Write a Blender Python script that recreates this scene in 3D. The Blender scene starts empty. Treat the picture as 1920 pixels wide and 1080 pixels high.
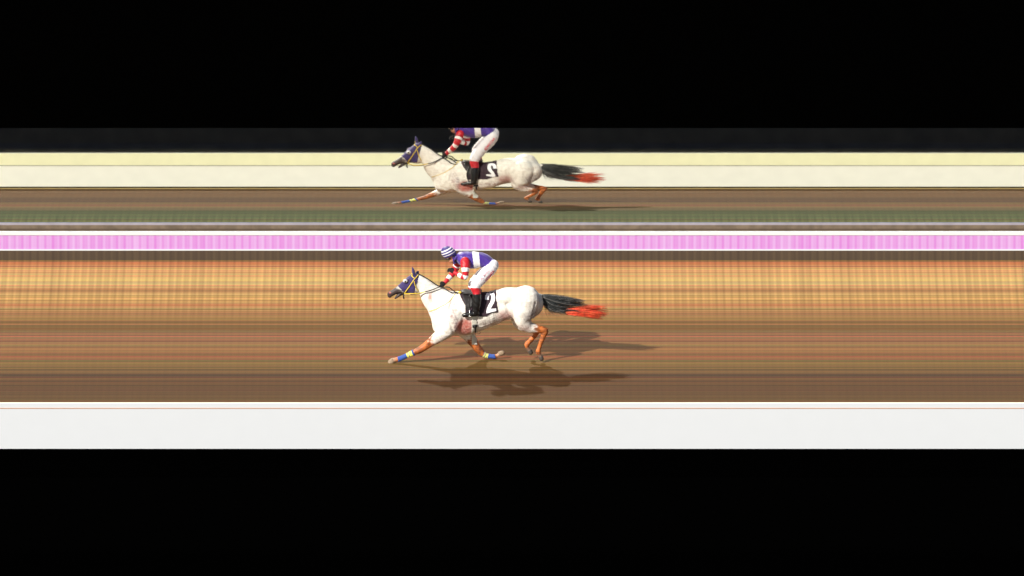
import bpy, bmesh, math, random
import numpy as np
from mathutils import Vector, Matrix
from mathutils.bvhtree import BVHTree

SC = bpy.context.scene
COL = SC.collection
R = math.radians

# ------------------------------------------------------------------ camera
ELEV = R(14.0); DIST = 500.0
TGT = Vector((0.0, 0.0, 1.37 / math.cos(ELEV)))
CAM = TGT + Vector((0, -math.cos(ELEV), math.sin(ELEV))) * DIST
cd = bpy.data.cameras.new('camera'); cam = bpy.data.objects.new('camera', cd); COL.objects.link(cam)
cam.location = CAM
cam.rotation_euler = (TGT - CAM).to_track_quat('-Z', 'Y').to_euler()
cd.sensor_width = 36; cd.lens = 36 * DIST / 19.2
cd.clip_start = 50; cd.clip_end = 6000
SC.camera = cam
# ------------------------------------------------------------------ light
SUN_D = Vector((1.0, 1.04, -1.0)).normalized()      # direction the light travels
GL_D = Vector((0.45, -1.2, -1.0)).normalized()     # beam of the added lamp, fitted to the second shadow
w = bpy.data.worlds.new("World"); SC.world = w; w.use_nodes = True
nt = w.node_tree; bg = nt.nodes['Background']
sky = nt.nodes.new('ShaderNodeTexSky'); sky.sky_type = 'NISHITA'; sky.sun_disc = False
sky.sun_elevation = math.asin(-SUN_D.z); sky.sun_rotation = math.atan2(-SUN_D.x, -SUN_D.y)
nt.links.new(sky.outputs[0], bg.inputs[0]); bg.inputs[1].default_value = 0.05
sl = bpy.data.lights.new('sun', 'SUN'); sl.energy = 5.0; sl.angle = R(0.5); sl.color = (1.0, .95, .86)
so = bpy.data.objects.new('sun', sl); COL.objects.link(so); so.rotation_euler = SUN_D.to_track_quat('-Z', 'Y').to_euler()
so.location = (-20, -20, 30)
gl = bpy.data.lights.new('glint_standin', 'AREA'); gl.shape = 'RECTANGLE'; gl.size = 150; gl.size_y = 16  # added area lamp in mid-air, stands in for sunlight off the mirror side
gl.energy = 5900; gl.spread = R(2.0); gl.color = (1.0, .96, .85)
go = bpy.data.objects.new('glint_standin', gl); COL.objects.link(go)
zax = -GL_D; xax = (Vector((1, 0, 0)) - zax * zax.x).normalized(); yax = zax.cross(xax)
M = Matrix((xax, yax, zax)).transposed().to_4x4(); M.translation = Vector((0, -1.6, 0)) - GL_D * 16
go.matrix_world = M
SC.view_settings.view_transform = 'Standard'; SC.view_settings.look = 'None'
SC.view_settings.exposure = 0.47; SC.view_settings.gamma = 1.0
SC.cycles.max_bounces = 8

# ------------------------------------------------------------------ pixel helpers (1920x1080 photo pixels -> world)
f_right = Vector((1, 0, 0)); f_fwd = (TGT - CAM).normalized(); f_up = f_right.cross(f_fwd)
def ray(px, py):
    return (f_fwd * DIST + f_right * ((px - 960) * .01) + f_up * ((540 - py) * .01)).normalized()
def P(px, py, d=0.0):
    r = ray(px, py); return CAM + r * ((d - CAM.y) / r.y)
def G(py):
    r = ray(960, py); return (CAM + r * (-CAM.z / r.z)).y
def zc(x, y, d=0.0): return P(700 + x / 4, 440 + y / 4, d)
def wc(x, y, d=0.0): return P(700 + x / 6, 440 + y / 6, d)
def vc(x, y, d=0.0): return P(820 + x / 11.37, 460 + y / 11.37, d)
def uc(x, y, d=0.0): return P(840 + x / 12, 535 + y / 12, d)
def hc(x, y, d=0.0): return P(720 + x / 11.37, 495 + y / 11.37, d)

# ------------------------------------------------------------------ materials
def srgb(r, g, b):
    f = lambda c: (c / 255 / 12.92) if c / 255 <= .04045 else ((c / 255 + .055) / 1.055) ** 2.4
    return (f(r), f(g), f(b))
def mat(name, color, rough=.6, var=.12, scale=30, bump=.0, metal=0, attr=None, sheen=0):
    m = bpy.data.materials.new(name); m.use_nodes = True
    n = m.node_tree; L = n.links; b = n.nodes['Principled BSDF']
    b.inputs['Roughness'].default_value = rough; b.inputs['Metallic'].default_value = metal
    if sheen: b.inputs['Sheen Weight'].default_value = sheen
    tc = n.nodes.new('ShaderNodeTexCoord'); no = n.nodes.new('ShaderNodeTexNoise')
    no.inputs['Scale'].default_value = scale; no.inputs['Detail'].default_value = 5
    L.new(tc.outputs['Object'], no.inputs['Vector'])
    mr = n.nodes.new('ShaderNodeMapRange'); L.new(no.outputs['Fac'], mr.inputs[0])
    mr.inputs[1].default_value = .3; mr.inputs[2].default_value = .7
    mr.inputs[3].default_value = 1 - var; mr.inputs[4].default_value = 1 + var * .5
    vm = n.nodes.new('ShaderNodeVectorMath'); vm.operation = 'SCALE'
    if attr:
        at = n.nodes.new('ShaderNodeAttribute'); at.attribute_name = attr; L.new(at.outputs['Color'], vm.inputs[0])
    else:
        vm.inputs[0].default_value = color[:3]
    L.new(mr.outputs[0], vm.inputs['Scale']); L.new(vm.outputs[0], b.inputs['Base Color'])
    if bump:
        bp = n.nodes.new('ShaderNodeBump'); bp.inputs['Strength'].default_value = bump; bp.inputs['Distance'].default_value = .01
        L.new(no.outputs['Fac'], bp.inputs['Height']); L.new(bp.outputs[0], b.inputs['Normal'])
    return m

# ------------------------------------------------------------------ object helpers
def tag(o, label=None, cat=None, group=None, kind=None):
    for k, v in (('label', label), ('category', cat), ('group', group), ('kind', kind)):
        if v: o[k] = v
    return o
def empty(name, loc):
    o = bpy.data.objects.new(name, None); COL.objects.link(o); o.location = loc; o.empty_display_size = .2; return o
def root_of(o):
    v = Vector((0, 0, 0))
    while o is not None: v += o.location; o = o.parent
    return v
def link(name, me, mats, parent=None, smooth=True, origin=None):
    """mesh given in world coordinates -> object whose origin is its parent's (or `origin`)"""
    off = root_of(parent) if parent is not None else (Vector(origin) if origin is not None else Vector((0, 0, 0)))
    me.transform(Matrix.Translation(-off))
    o = bpy.data.objects.new(name, me); COL.objects.link(o)
    if parent is not None: o.parent = parent
    else: o.location = off
    if not isinstance(mats, (list, tuple)): mats = [mats]
    if not me.materials:
        for m in mats: me.materials.append(m)
    if smooth: me.polygons.foreach_set('use_smooth', [True] * len(me.polygons))
    return o
def mesh(name, V, F):
    me = bpy.data.meshes.new(name); me.from_pydata([tuple(v) for v in V], [], F); me.update(); return me
def box_data(x0, x1, y0, y1, z0, z1):
    V = [(x, y, z) for x in (x0, x1) for y in (y0, y1) for z in (z0, z1)]
    F = [(0, 1, 3, 2), (4, 6, 7, 5), (0, 4, 5, 1), (2, 3, 7, 6), (0, 2, 6, 4), (1, 5, 7, 3)]
    return V, F
def box(name, x0, x1, y0, y1, z0, z1, m, parent=None, origin=None):
    V, F = box_data(x0, x1, y0, y1, z0, z1); return link(name, mesh(name, V, F), m, parent, False, origin)
class MB:
    def __init__(s): s.V = []; s.F = []
    def add(s, V, F):
        k = len(s.V); s.V += [tuple(v) for v in V]; s.F += [tuple(i + k for i in f) for f in F]
    def build(s, name, m, parent=None, smooth=True, origin=None): return link(name, mesh(name, s.V, s.F), m, parent, smooth, origin)

def cr(pts, sub):
    """Catmull-Rom through rows of numbers"""
    A = np.array(pts, float); n = len(A); out = []
    for i in range(n - 1):
        p0 = A[max(i - 1, 0)]; p1 = A[i]; p2 = A[i + 1]; p3 = A[min(i + 2, n - 1)]
        for k in range(sub):
            t = k / sub
            out.append(.5 * ((2 * p1) + (-p0 + p2) * t + (2 * p0 - 5 * p1 + 4 * p2 - p3) * t * t + (-p0 + 3 * p1 - 3 * p2 + p3) * t ** 3))
    out.append(A[-1]); return np.array(out)
def loft(rings, caps=True):
    V = []; F = []; n = len(rings[0])
    for r in rings: V += [tuple(p) for p in r]
    for i in range(len(rings) - 1):
        for j in range(n):
            a = i * n + j; b = i * n + (j + 1) % n
            F.append((a, b, b + n, a + n))
    if caps:
        for idx, ring, fl in ((0, rings[0], True), (len(rings) - 1, rings[-1], False)):
            c = np.mean(np.array([tuple(p) for p in ring]), axis=0); V.append(tuple(c)); k = len(V) - 1
            for j in range(n):
                a = idx * n + j; b = idx * n + (j + 1) % n
                F.append((b, a, k) if fl else (a, b, k))
    return V, F
def slab(pairs, sub=5, n=28, power=2.3):
    """pairs: (top Vector, bottom Vector, half width, lateral centre) -> lofted closed solid with rounded ends"""
    rows = [[*t, *b, hw, yc] for t, b, hw, yc in pairs]
    rows = cr(rows, sub); rings = []
    for r in rows:
        t = np.array(r[0:3]); b = np.array(r[3:6]); c = (t + b) / 2; u = (t - b) / 2; c = c.copy(); c[1] = r[7]; u = u.copy(); u[1] = 0
        ring = []
        for k in range(n):
            a = 2 * math.pi * k / n; ca, sa = math.cos(a), math.sin(a)
            cx = math.copysign(abs(ca) ** (2 / power), ca); sx = math.copysign(abs(sa) ** (2 / power), sa)
            ring.append(c + u * cx + np.array([0, r[6] * sx, 0]))
        rings.append(ring)
    return loft(rings)
def limb(st, sub=5, n=20):
    """st: (Vector centre, in-plane radius, lateral radius)"""
    rows = cr([[*c, r1, r2] for c, r1, r2 in st], sub); C = rows[:, :3]; rings = []
    first = True
    for i, r in enumerate(rows):
        t = C[min(i + 1, len(C) - 1)] - C[max(i - 1, 0)]; t = t / (np.linalg.norm(t) + 1e-9)
        v = np.array([0, 1., 0]); u = np.cross(v, t)
        if np.linalg.norm(u) < .2: u = np.array([1., 0, 0])
        u /= np.linalg.norm(u); v = np.cross(t, u)
        rings.append([C[i] + u * r[3] * math.cos(a) + v * r[4] * math.sin(a) for a in [2 * math.pi * k / n for k in range(n)]])
    # rounded ends
    def cap(ring, c, d, r):
        out = []
        for k in (1, 2, 3):
            a = k / 3 * math.pi / 2 * .92
            out.append([c + (np.array(p) - c) * math.cos(a) + d * r * math.sin(a) for p in ring])
        return out
    d0 = C[0] - C[1]; d0 /= np.linalg.norm(d0) + 1e-9; d1 = C[-1] - C[-2]; d1 /= np.linalg.norm(d1) + 1e-9
    rings = cap(rings[0], C[0], d0, rows[0][3])[::-1] + rings + cap(rings[-1], C[-1], d1, rows[-1][3])
    return loft(rings)
def ball(c, rx, ry, rz, rot=0.0, n=20):
    V = []; F = []; rings = []
    c = np.array(c); ca, sa = math.cos(rot), math.sin(rot)
    for i in range(1, n):
        a = math.pi * i / n; ring = []
        for j in range(n):
            b = 2 * math.pi * j / n
            x, y, z = rx * math.sin(a) * math.cos(b), ry * math.sin(a) * math.sin(b), rz * math.cos(a)
            ring.append(c + np.array([x * ca - z * sa, y, x * sa + z * ca]))
        rings.append(ring)
    return loft(rings)
def tube(pts, r, n=8, sub=4):
    rr = r if isinstance(r, (list, tuple)) else [r] * len(pts)
    rows = cr([[*p, q] for p, q in zip(pts, rr)], sub); C = rows[:, :3]; rings = []
    for i in range(len(C)):
        t = C[min(i + 1, len(C) - 1)] - C[max(i - 1, 0)]; t /= np.linalg.norm(t) + 1e-9
        h = np.array([0, 1., 0]) if abs(t[1]) < .9 else np.array([1., 0, 0])
        u = np.cross(h, t); u /= np.linalg.norm(u); v = np.cross(t, u)
        rings.append([C[i] + (u * math.cos(a) + v * math.sin(a)) * rows[i][3] for a in [2 * math.pi * k / n for k in range(n)]])
    return loft(rings)
def fuse(parts, voxel, smooth=4):
    """union of closed solids -> one continuous surface (world coordinates)"""
    mb = MB()
    for V, F in parts: mb.add(V, F)
    me = mesh('tmp', mb.V, mb.F)
    bm = bmesh.new(); bm.from_mesh(me); bmesh.ops.recalc_face_normals(bm, faces=bm.faces); bm.to_mesh(me); bm.free()
    o = bpy.data.objects.new('tmp', me); COL.objects.link(o)
    rm = o.modifiers.new('r', 'REMESH'); rm.mode = 'VOXEL'; rm.voxel_size = voxel; rm.adaptivity = 0
    sm = o.modifiers.new('s', 'SMOOTH'); sm.iterations = smooth; sm.factor = .5
    dg = bpy.context.evaluated_depsgraph_get(); dg.update()
    out = bpy.data.meshes.new_from_object(o.evaluated_get(dg)); bpy.data.objects.remove(o)
    return out
def arrays(me):
    n = len(me.vertices); co = np.empty(n * 3); me.vertices.foreach_get('co', co); co = co.reshape(-1, 3)
    no = np.empty(n * 3); me.vertices.foreach_get('normal', no); return co, no.reshape(-1, 3)
def faces_of(me): return [tuple(p.vertices) for p in me.polygons]
def shell(co, no, faces, keep, off, name, mats, parent, midx=None, thick=True, rim=.004, wrinkle=0, seed=0):
    """garment: the kept faces of a body surface lifted off along the normals"""
    rng = np.random.RandomState(seed)
    used = {}; V = []; F = []; MI = []
    for fi in np.nonzero(keep)[0]:
        f = []
        for v in faces[fi]:
            if v not in used: used[v] = len(V); V.append(co[v] + no[v] * (off + (wrinkle * math.sin(co[v][0] * 47 + co[v][2] * 61 + co[v][1] * 30) if wrinkle else 0)))
            f.append(used[v])
        F.append(tuple(f)); MI.append(int(midx[fi]) if midx is not None else 0)
    me = mesh(name, V, F)
    # turn the open rim inward so that it has thickness
    bm = bmesh.new(); bm.from_mesh(me)
    for f, k in zip(bm.faces, MI): f.material_index = k
    inv = {b: a for a, b in used.items()}
    bm.verts.ensure_lookup_table()
    be = [e for e in bm.edges if e.is_boundary]
    if be:
        ret = bmesh.ops.extrude_edge_only(bm, edges=be)
        nv = [g for g in ret['geom'] if isinstance(g, bmesh.types.BMVert)]
        # move extruded rim verts down to the body
        kd = {}
        for v in bm.verts:
            if v.index >= 0 and v.index in inv: kd[(round(v.co.x, 5), round(v.co.y, 5), round(v.co.z, 5))] = inv[v.index]
        for v in nv:
            k = kd.get((round(v.co.x, 5), round(v.co.y, 5), round(v.co.z, 5)))
            if k is not None: v.co = Vector(co[k] - no[k] * .004)
    bm.to_mesh(me); bm.free()
    for m in (mats if isinstance(mats, (list, tuple)) else [mats]): me.materials.append(m)
    return link(name, me, mats, parent)
def inpoly(X, Z, poly):
    r = np.zeros(len(X), bool); n = len(poly)
    for i in range(n):
        x0, z0 = poly[i]; x1, z1 = poly[(i + 1) % n]
        c = ((z0 > Z) != (z1 > Z)) & (X < (x1 - x0) * (Z - z0) / (z1 - z0 + 1e-12) + x0); r ^= c
    return r
def chain_dist(Pn, chain):
    """distance to a polyline and arc fraction index (float segment index)"""
    best = np.full(len(Pn), 1e9); tt = np.zeros(len(Pn))
    for i in range(len(chain) - 1):
        a = np.array(chain[i]); b = np.array(chain[i + 1]); ab = b - a
        t = np.clip(((Pn - a) @ ab) / (ab @ ab), 0, 1); d = np.linalg.norm(Pn - (a + t[:, None] * ab), axis=1)
        m = d < best; best[m] = d[m]; tt[m] = i + t[m]
    return best, tt
def decal(polys, bvh, side, lift, name, m, parent):
    """flat outlines (lists of (X,Z)) laid on the surface below, side -1 = towards the camera"""
    bm = bmesh.new()
    for poly in polys:
        vs = [bm.verts.new((x, 0, z)) for x, z in poly]
        es = [bm.edges.new((vs[i], vs[(i + 1) % len(vs)])) for i in range(len(vs))]
        bmesh.ops.triangle_fill(bm, use_beauty=True, edges=es)
    for _ in range(5):
        le = [e for e in bm.edges if e.calc_length() > .022]
        if not le: break
        bmesh.ops.subdivide_edges(bm, edges=le, cuts=1); bmesh.ops.triangulate(bm, faces=bm.faces)
    _decal_finish(bm, bvh, side, lift, name, m, parent)
def _decal_finish(bm, bvh, side, lift, name, m, parent):
    dead = []
    for v in bm.verts:
        h = bvh.ray_cast(Vector((v.co.x, 3 * side, v.co.z)), Vector((0, -side, 0)))
        if h[0] is None: dead.append(v); continue
        v.co = h[0] + h[1] * lift * (1 if h[1].y * side > 0 else -1)
    bmesh.ops.delete(bm, geom=dead, context='VERTS')
    bad = [f for f in bm.faces if max(abs(f.verts[i].co.y - f.verts[i - 1].co.y) for i in range(len(f.verts))) > .05]
    bmesh.ops.delete(bm, geom=bad, context='FACES')
    bmesh.ops.recalc_face_normals(bm, faces=bm.faces)
    if bm.faces and sum(f.normal.y for f in bm.faces) * side < 0: bmesh.ops.reverse_faces(bm, faces=bm.faces)
    me = bpy.data.meshes.new(name); bm.to_mesh(me); bm.free(); link(name, me, m, parent, smooth=False)
def letters(text, cx, cz, ang, size, side, bvh, name, m, parent, lift=.007):
    cu = bpy.data.curves.new('t', 'FONT'); cu.body = text; cu.size = size; cu.align_x = 'CENTER'; cu.align_y = 'CENTER'; cu.offset = .0012; cu.space_character = 1.1
    o = bpy.data.objects.new('t', cu); COL.objects.link(o); dg = bpy.context.evaluated_depsgraph_get(); dg.update()
    me = bpy.data.meshes.new_from_object(o.evaluated_get(dg)); bpy.data.objects.remove(o)
    bm = bmesh.new(); bm.from_mesh(me); bmesh.ops.triangulate(bm, faces=bm.faces)
    sg = 1 if side < 0 else -1
    for v in bm.verts:
        x, y = v.co.x, v.co.y; X = x * math.cos(ang) - y * math.sin(ang); Z = x * math.sin(ang) + y * math.cos(ang)
        v.co = (cx + X * sg, 0, cz + Z)
    _decal_finish(bm, bvh, side, lift, name, m, parent)

# ================================================================== THE SETTING
XL, XR = -60, 60
Y_NEAR, Y_FAR = -7.4, 7.86
# --- ground beyond everything
def sheet(name, x0, x1, y0, y1, z, m):
    me = mesh(name, [(x0, y0, z), (x1, y0, z), (x1, y1, z), (x0, y1, z)], [(0, 1, 2, 3)]); return link(name, me, m, None, False)
g = sheet('ground', -2500, 2500, -1500, 3000, -.03, mat('dry earth', (.10, .075, .045), .95, .4, .2)); g['kind'] = 'structure'
# --- dirt track: raked in long rows
def track_mesh():
    rng = np.random.RandomState(5)
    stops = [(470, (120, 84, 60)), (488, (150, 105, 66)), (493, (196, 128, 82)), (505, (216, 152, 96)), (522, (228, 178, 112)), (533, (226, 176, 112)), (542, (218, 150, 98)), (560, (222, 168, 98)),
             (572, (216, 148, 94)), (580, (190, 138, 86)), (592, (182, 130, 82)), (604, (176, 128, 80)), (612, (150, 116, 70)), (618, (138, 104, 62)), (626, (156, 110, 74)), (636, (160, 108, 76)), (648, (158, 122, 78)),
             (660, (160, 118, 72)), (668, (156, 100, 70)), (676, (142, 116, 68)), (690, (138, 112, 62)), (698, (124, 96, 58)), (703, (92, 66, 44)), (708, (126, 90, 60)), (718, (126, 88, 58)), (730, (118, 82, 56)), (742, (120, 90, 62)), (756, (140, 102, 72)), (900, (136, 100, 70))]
    rows = 1300; ys = np.linspace(Y_NEAR, Y_FAR, rows)
    py_tab = np.arange(430, 900, .5); Yt = np.array([G(p) for p in py_tab])
    pys = np.interp(ys, Yt[::-1], py_tab[::-1])
    sx = [s[0] for s in stops]
    base = np.stack([np.interp(pys, sx, [s[1][c] for s in stops]) for c in range(3)], 1)
    lin = ((base / 255 + .055) / 1.055) ** 2.4
    def n1(width):
        a = rng.randn(rows + 40); k = np.exp(-np.linspace(-2, 2, width * 2 + 1) ** 2); k /= math.sqrt((k ** 2).sum()); return np.convolve(a, k, 'same')[20:20 + rows]
    fine = np.interp(pys, [560, 590, 700, 760], [.8, 1.3, 1.0, .6])
    ll = (n1(2) * .14 + n1(5) * .09) * fine + n1(18) * .03
    rr = (n1(2) * .13 + n1(5) * .09 + n1(10) * .035) * fine; bb = n1(3) * .12
    hp = lambda a: a - np.convolve(a, np.ones(50) / 50, 'same')
    ll = hp(ll) * 1.15 + n1(20) * .03; rr = hp(rr) * 1.1 + n1(16) * .016; bb = hp(bb)
    c = lin * np.exp(np.stack([ll + rr * .55, ll - rr * .6, ll + bb], 1))
    dark = np.convolve(rng.rand(rows) < .014, [1, 1, 1, 1], 'same') > 0; c[dark] *= .62
    red = np.convolve(rng.rand(rows) < .012, [1, 1, 1], 'same') > 0; c[red] *= np.array([1.05, .62, .7])
    c *= ALB
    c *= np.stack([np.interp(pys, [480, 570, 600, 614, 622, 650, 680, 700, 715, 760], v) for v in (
        [.96, .96, .98, .96, .70, .68, .72, .68, .56, .54], [1.08, 1.08, .98, .95, .64, .60, .57, .57, .48, .47], [1.05, 1.08, .98, .95, .52, .46, .41, .38, .22, .21])], 1)  # light painted into the soil: far rows paler, near darker, offsetting the lamp's reach
    xs = np.linspace(XL, XR, 31); V = []; F = []; nx = 31
    for i, y in enumerate(ys):
        for x in xs: V.append((x, y, 0))
    for i in range(rows - 1): F += [(i * nx + j, i * nx + j + 1, (i + 1) * nx + j + 1, (i + 1) * nx + j) for j in range(nx - 1)]
    me = mesh('dirt_track', V, F)
    at = me.color_attributes.new('soil', 'FLOAT_COLOR', 'POINT')
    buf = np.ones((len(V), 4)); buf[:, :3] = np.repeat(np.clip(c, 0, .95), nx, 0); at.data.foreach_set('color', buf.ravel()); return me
ALB = 0.62
def ridge_mat(name, attr=None, colA=None, colB=None, amp=.1, rough=.9, period=.15, yfade=None, grain=.38, spec=.2):
    m = bpy.data.materials.new(name); m.use_nodes = True; n = m.node_tree; L = n.links; b = n.nodes['Principled BSDF']
    b.inputs['Roughness'].default_value = rough; b.inputs['Specular IOR Level'].default_value = spec
    geo = n.nodes.new('ShaderNodeNewGeometry'); sep = n.nodes.new('ShaderNodeSeparateXYZ'); L.new(geo.outputs['Position'], sep.inputs[0])
    def math_(op, a, b_=None, c_=None):
        k = n.nodes.new('ShaderNodeMath'); k.operation = op
        for i, x in enumerate((a, b_, c_)):
            if x is None: continue
            if isinstance(x, (int, float)): k.inputs[i].default_value = x
            else: L.new(x, k.inputs[i])
        return k.outputs[0]
    no1 = n.nodes.new('ShaderNodeTexNoise'); no1.noise_dimensions = '1D'; no1.inputs['Scale'].default_value = 2.6; no1.inputs['Detail'].default_value = 2
    L.new(sep.outputs[0], no1.inputs['W'])
    s1 = math_('SINE', math_('MULTIPLY', sep.outputs[0], 2 * math.pi / period))
    s2 = math_('SINE', math_('MULTIPLY', sep.outputs[0], 2 * math.pi / period * 2.08))
    wv = math_('ADD', math_('MULTIPLY', s1, .55), math_('MULTIPLY', s2, .3))
    wv = math_('ADD', wv, math_('MULTIPLY', math_('SUBTRACT', no1.outputs['Fac'], .5), 1.6))
    no = n.nodes.new('ShaderNodeTexNoise'); no.inputs['Scale'].default_value = 55; no.inputs['Detail'].default_value = 6; no.inputs['Roughness'].default_value = .7
    L.new(geo.outputs['Position'], no.inputs['Vector'])
    gr = math_('MULTIPLY', math_('SUBTRACT', no.outputs['Fac'], .5), grain * 2)
    if attr:
        a = amp
        if yfade:
            mr = n.nodes.new('ShaderNodeMapRange'); L.new(sep.outputs[1], mr.inputs[0]); mr.inputs[1].default_value = yfade[0]; mr.inputs[2].default_value = yfade[1]
            mr.inputs[3].default_value = amp * .25; mr.inputs[4].default_value = amp; a = mr.outputs[0]
        fac = math_('ADD', math_('ADD', 1.0, math_('MULTIPLY', wv, a)), gr)
        at = n.nodes.new('ShaderNodeAttribute'); at.attribute_name = attr
        vm = n.nodes.new('ShaderNodeVectorMath'); vm.operation = 'SCALE'; L.new(at.outputs['Color'], vm.inputs[0]); L.new(fac, vm.inputs['Scale']); L.new(vm.outputs[0], b.inputs['Base Color'])
    else:
        mx = n.nodes.new('ShaderNodeMix'); mx.data_type = 'RGBA'; mx.clamp_factor = True
        L.new(math_('ADD', math_('ADD', math_('MULTIPLY', wv, .5), .5), gr), mx.inputs['Factor'])
        mx.inputs['A'].default_value = (*colA, 1); mx.inputs['B'].default_value = (*colB, 1); L.new(mx.outputs['Result'], b.inputs['Base Color'])
    bp = n.nodes.new('ShaderNodeBump'); bp.inputs['Strength'].default_value = .25; bp.inputs['Distance'].default_value = .02
    L.new(no.outputs['Fac'], bp.inputs['Height']); L.new(bp.outputs[0], b.inputs['Normal'])
    return m
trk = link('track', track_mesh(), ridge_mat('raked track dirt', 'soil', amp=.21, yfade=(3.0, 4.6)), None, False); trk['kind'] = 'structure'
black = mat('matt black', (.0003, .0003, .0003), 1.0, .1, 5); black.node_tree.nodes['Principled BSDF'].inputs['Specular IOR Level'].default_value = 0
ap = sheet('pavement', XL * 3, XR * 3, -60, Y_NEAR - .09, -.01, black); ap['kind'] = 'structure'

# --- near white rail board on black base, seen from behind (outside) directly and from inside in the mirror
white = mat('white gloss paint', (.61, .63, .66), .5, .01, 3)
cream = mat('cream board paint', (.94, .93, .62), .5, .04, 4)
# --- mirror: bowed glass, leaning slightly back; profile from the wanted downward view angle
def beta(z):
    return R(3.35 + (3.7 * ((1.95 - z) / .95) ** 2.5 if z < 1.95 else 0))
zs = np.arange(.45, 2.75, .004); Yc = 8.2; prof = []
for z in zs:
    el = math.atan2(CAM.z - z, Yc - CAM.y); a = (el - beta(z)) / 2
    prof.append((Yc, z)); Yc += math.tan(a) * .004
prof = np.array(prof)
def mproj(Y, z):      # pixel row of a mirror point
    v = Vector((0, Y, z)) - CAM; return 540 - v.dot(f_up) / v.dot(f_fwd) * DIST / .01
mrow = np.array([mproj(Y, z) for Y, z in prof])
def mirror_hit(row, Yp):   # height at plane Y=Yp seen in the mirror at that pixel row
    z = np.interp(row, mrow[::-1], prof[::-1, 1]); Y = np.interp(row, mrow[::-1], prof[::-1, 0]); return z - (Y - Yp) * math.tan(beta(z))
z_lo = float(np.interp(418, mrow[::-1], prof[::-1, 1])); z_hi = float(np.interp(240, mrow[::-1], prof[::-1, 1]))
print('mirror z', z_lo, z_hi, 'board rows', [round(mirror_hit(r, -8), 3) for r in (291, 310, 350, 353, 357, 380)])
sel = [(float(np.interp(z, prof[:, 1], prof[:, 0])), z) for z in np.linspace(z_lo, z_hi, 90)]
V = []; F = []; NX = 91
for (Y, z) in sel: V += [(x, Y, z) for x in np.linspace(XL, XR, NX)]
for i in range(len(sel) - 1): F += [(i * NX + j, i * NX + j + 1, (i + 1) * NX + j + 1, (i + 1) * NX + j) for j in range(NX - 1)]
mm = bpy.data.materials.new('silvered glass'); mm.use_nodes = True; n = mm.node_tree; b = n.nodes['Principled BSDF']
b.inputs['Metallic'].default_value = 1; b.inputs['Roughness'].default_value = 0.017
geo = n.nodes.new('ShaderNodeNewGeometry'); sp = n.nodes.new('ShaderNodeSeparateXYZ'); n.links.new(geo.outputs['Position'], sp.inputs[0])
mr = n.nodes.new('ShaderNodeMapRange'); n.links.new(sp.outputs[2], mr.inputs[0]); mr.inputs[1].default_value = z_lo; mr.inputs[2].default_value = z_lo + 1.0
rp = n.nodes.new('ShaderNodeValToRGB'); n.links.new(mr.outputs[0], rp.inputs[0])  # reflection brightness painted into the glass: lower part dimmed and greened
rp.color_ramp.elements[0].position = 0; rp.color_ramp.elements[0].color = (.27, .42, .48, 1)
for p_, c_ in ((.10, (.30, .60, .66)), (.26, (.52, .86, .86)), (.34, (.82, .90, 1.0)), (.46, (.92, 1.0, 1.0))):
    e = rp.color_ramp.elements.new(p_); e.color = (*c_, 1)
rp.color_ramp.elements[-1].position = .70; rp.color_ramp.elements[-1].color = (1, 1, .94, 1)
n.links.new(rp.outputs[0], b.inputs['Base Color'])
wall = empty('finish_mirror', (0, 8.3, 0))
tag(wall, 'long finish line mirror reflecting the grey racehorse and jockey above the pink barrier', 'mirror')
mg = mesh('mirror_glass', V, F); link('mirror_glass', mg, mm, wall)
frame_brown = mat('weathered brown frame board', (.16, .115, .075), .8, .3, 6)
lilac = mat('grey lilac trim', (.30, .27, .31), .7, .15, 6)
darkline = mat('dark gap strip', (.06, .035, .02), .9, .1, 6)
def zrow(row, Y): return P(960, row, Y).z
Yb = 8.17
rows_f = [(418, 422, lilac, 'trim', .0), (422, 429, frame_brown, 'frame_board', .002), (429, 430.5, darkline, 'joint_strip', .004), (430.5, 440, frame_brown, 'lower_frame_board', .002)]
for r0, r1, m_, nm, dy in rows_f:
    box(nm, XL, XR, Yb - dy, 8.5 if nm != 'trim' else 8.23, zrow(r1, Yb), zrow(r0, Yb), m_, wall)
hz = float(prof[:, 0][np.searchsorted(prof[:, 1], z_hi) - 1])
hoard = empty('hoarding', (0, 8.8, 0)); tag(hoard, 'matt black hoarding rising above and behind the long mirror', 'hoarding')
box('hoarding_panel', XL, XR, hz + .01, hz + .25, z_hi - .0, 5.0, black, hoard)
box('backing', XL, XR, 8.75, 9.0, -.02, z_hi - .005, black, hoard)
# --- far rail: pink panel between white strips on a low kerb
rail = empty('far_barrier', (0, 7.95, 0)); tag(rail, 'low pink panelled barrier edged in white strips along the far side of the track', 'barrier')
Yk = Y_FAR
zt = zrow(470.4, Yk)
box('kerb_board', XL, XR, Yk, Yk + .3, -.02, zt, ridge_mat('muddy kerb board', None, (.060, .043, .030), (.085, .062, .040), grain=.3), rail)
pink = ridge_mat('pink panel', None, srgb(184, 118, 194), srgb(190, 158, 206), rough=.5, grain=.18)
box('lower_strip', XL, XR, Yk + .02, Yk + .1, zt, zrow(467.4, Yk + .02), white, rail)
box('panel', XL, XR, Yk + .03, Yk + .09, zrow(467.4, Yk + .02), zrow(441.2, Yk + .02), pink, rail)
box('upper_strip', XL, XR, Yk + .02, Yk + .1, zrow(441.2, Yk + .02), zrow(435.2, Yk + .02), white, rail)
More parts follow.
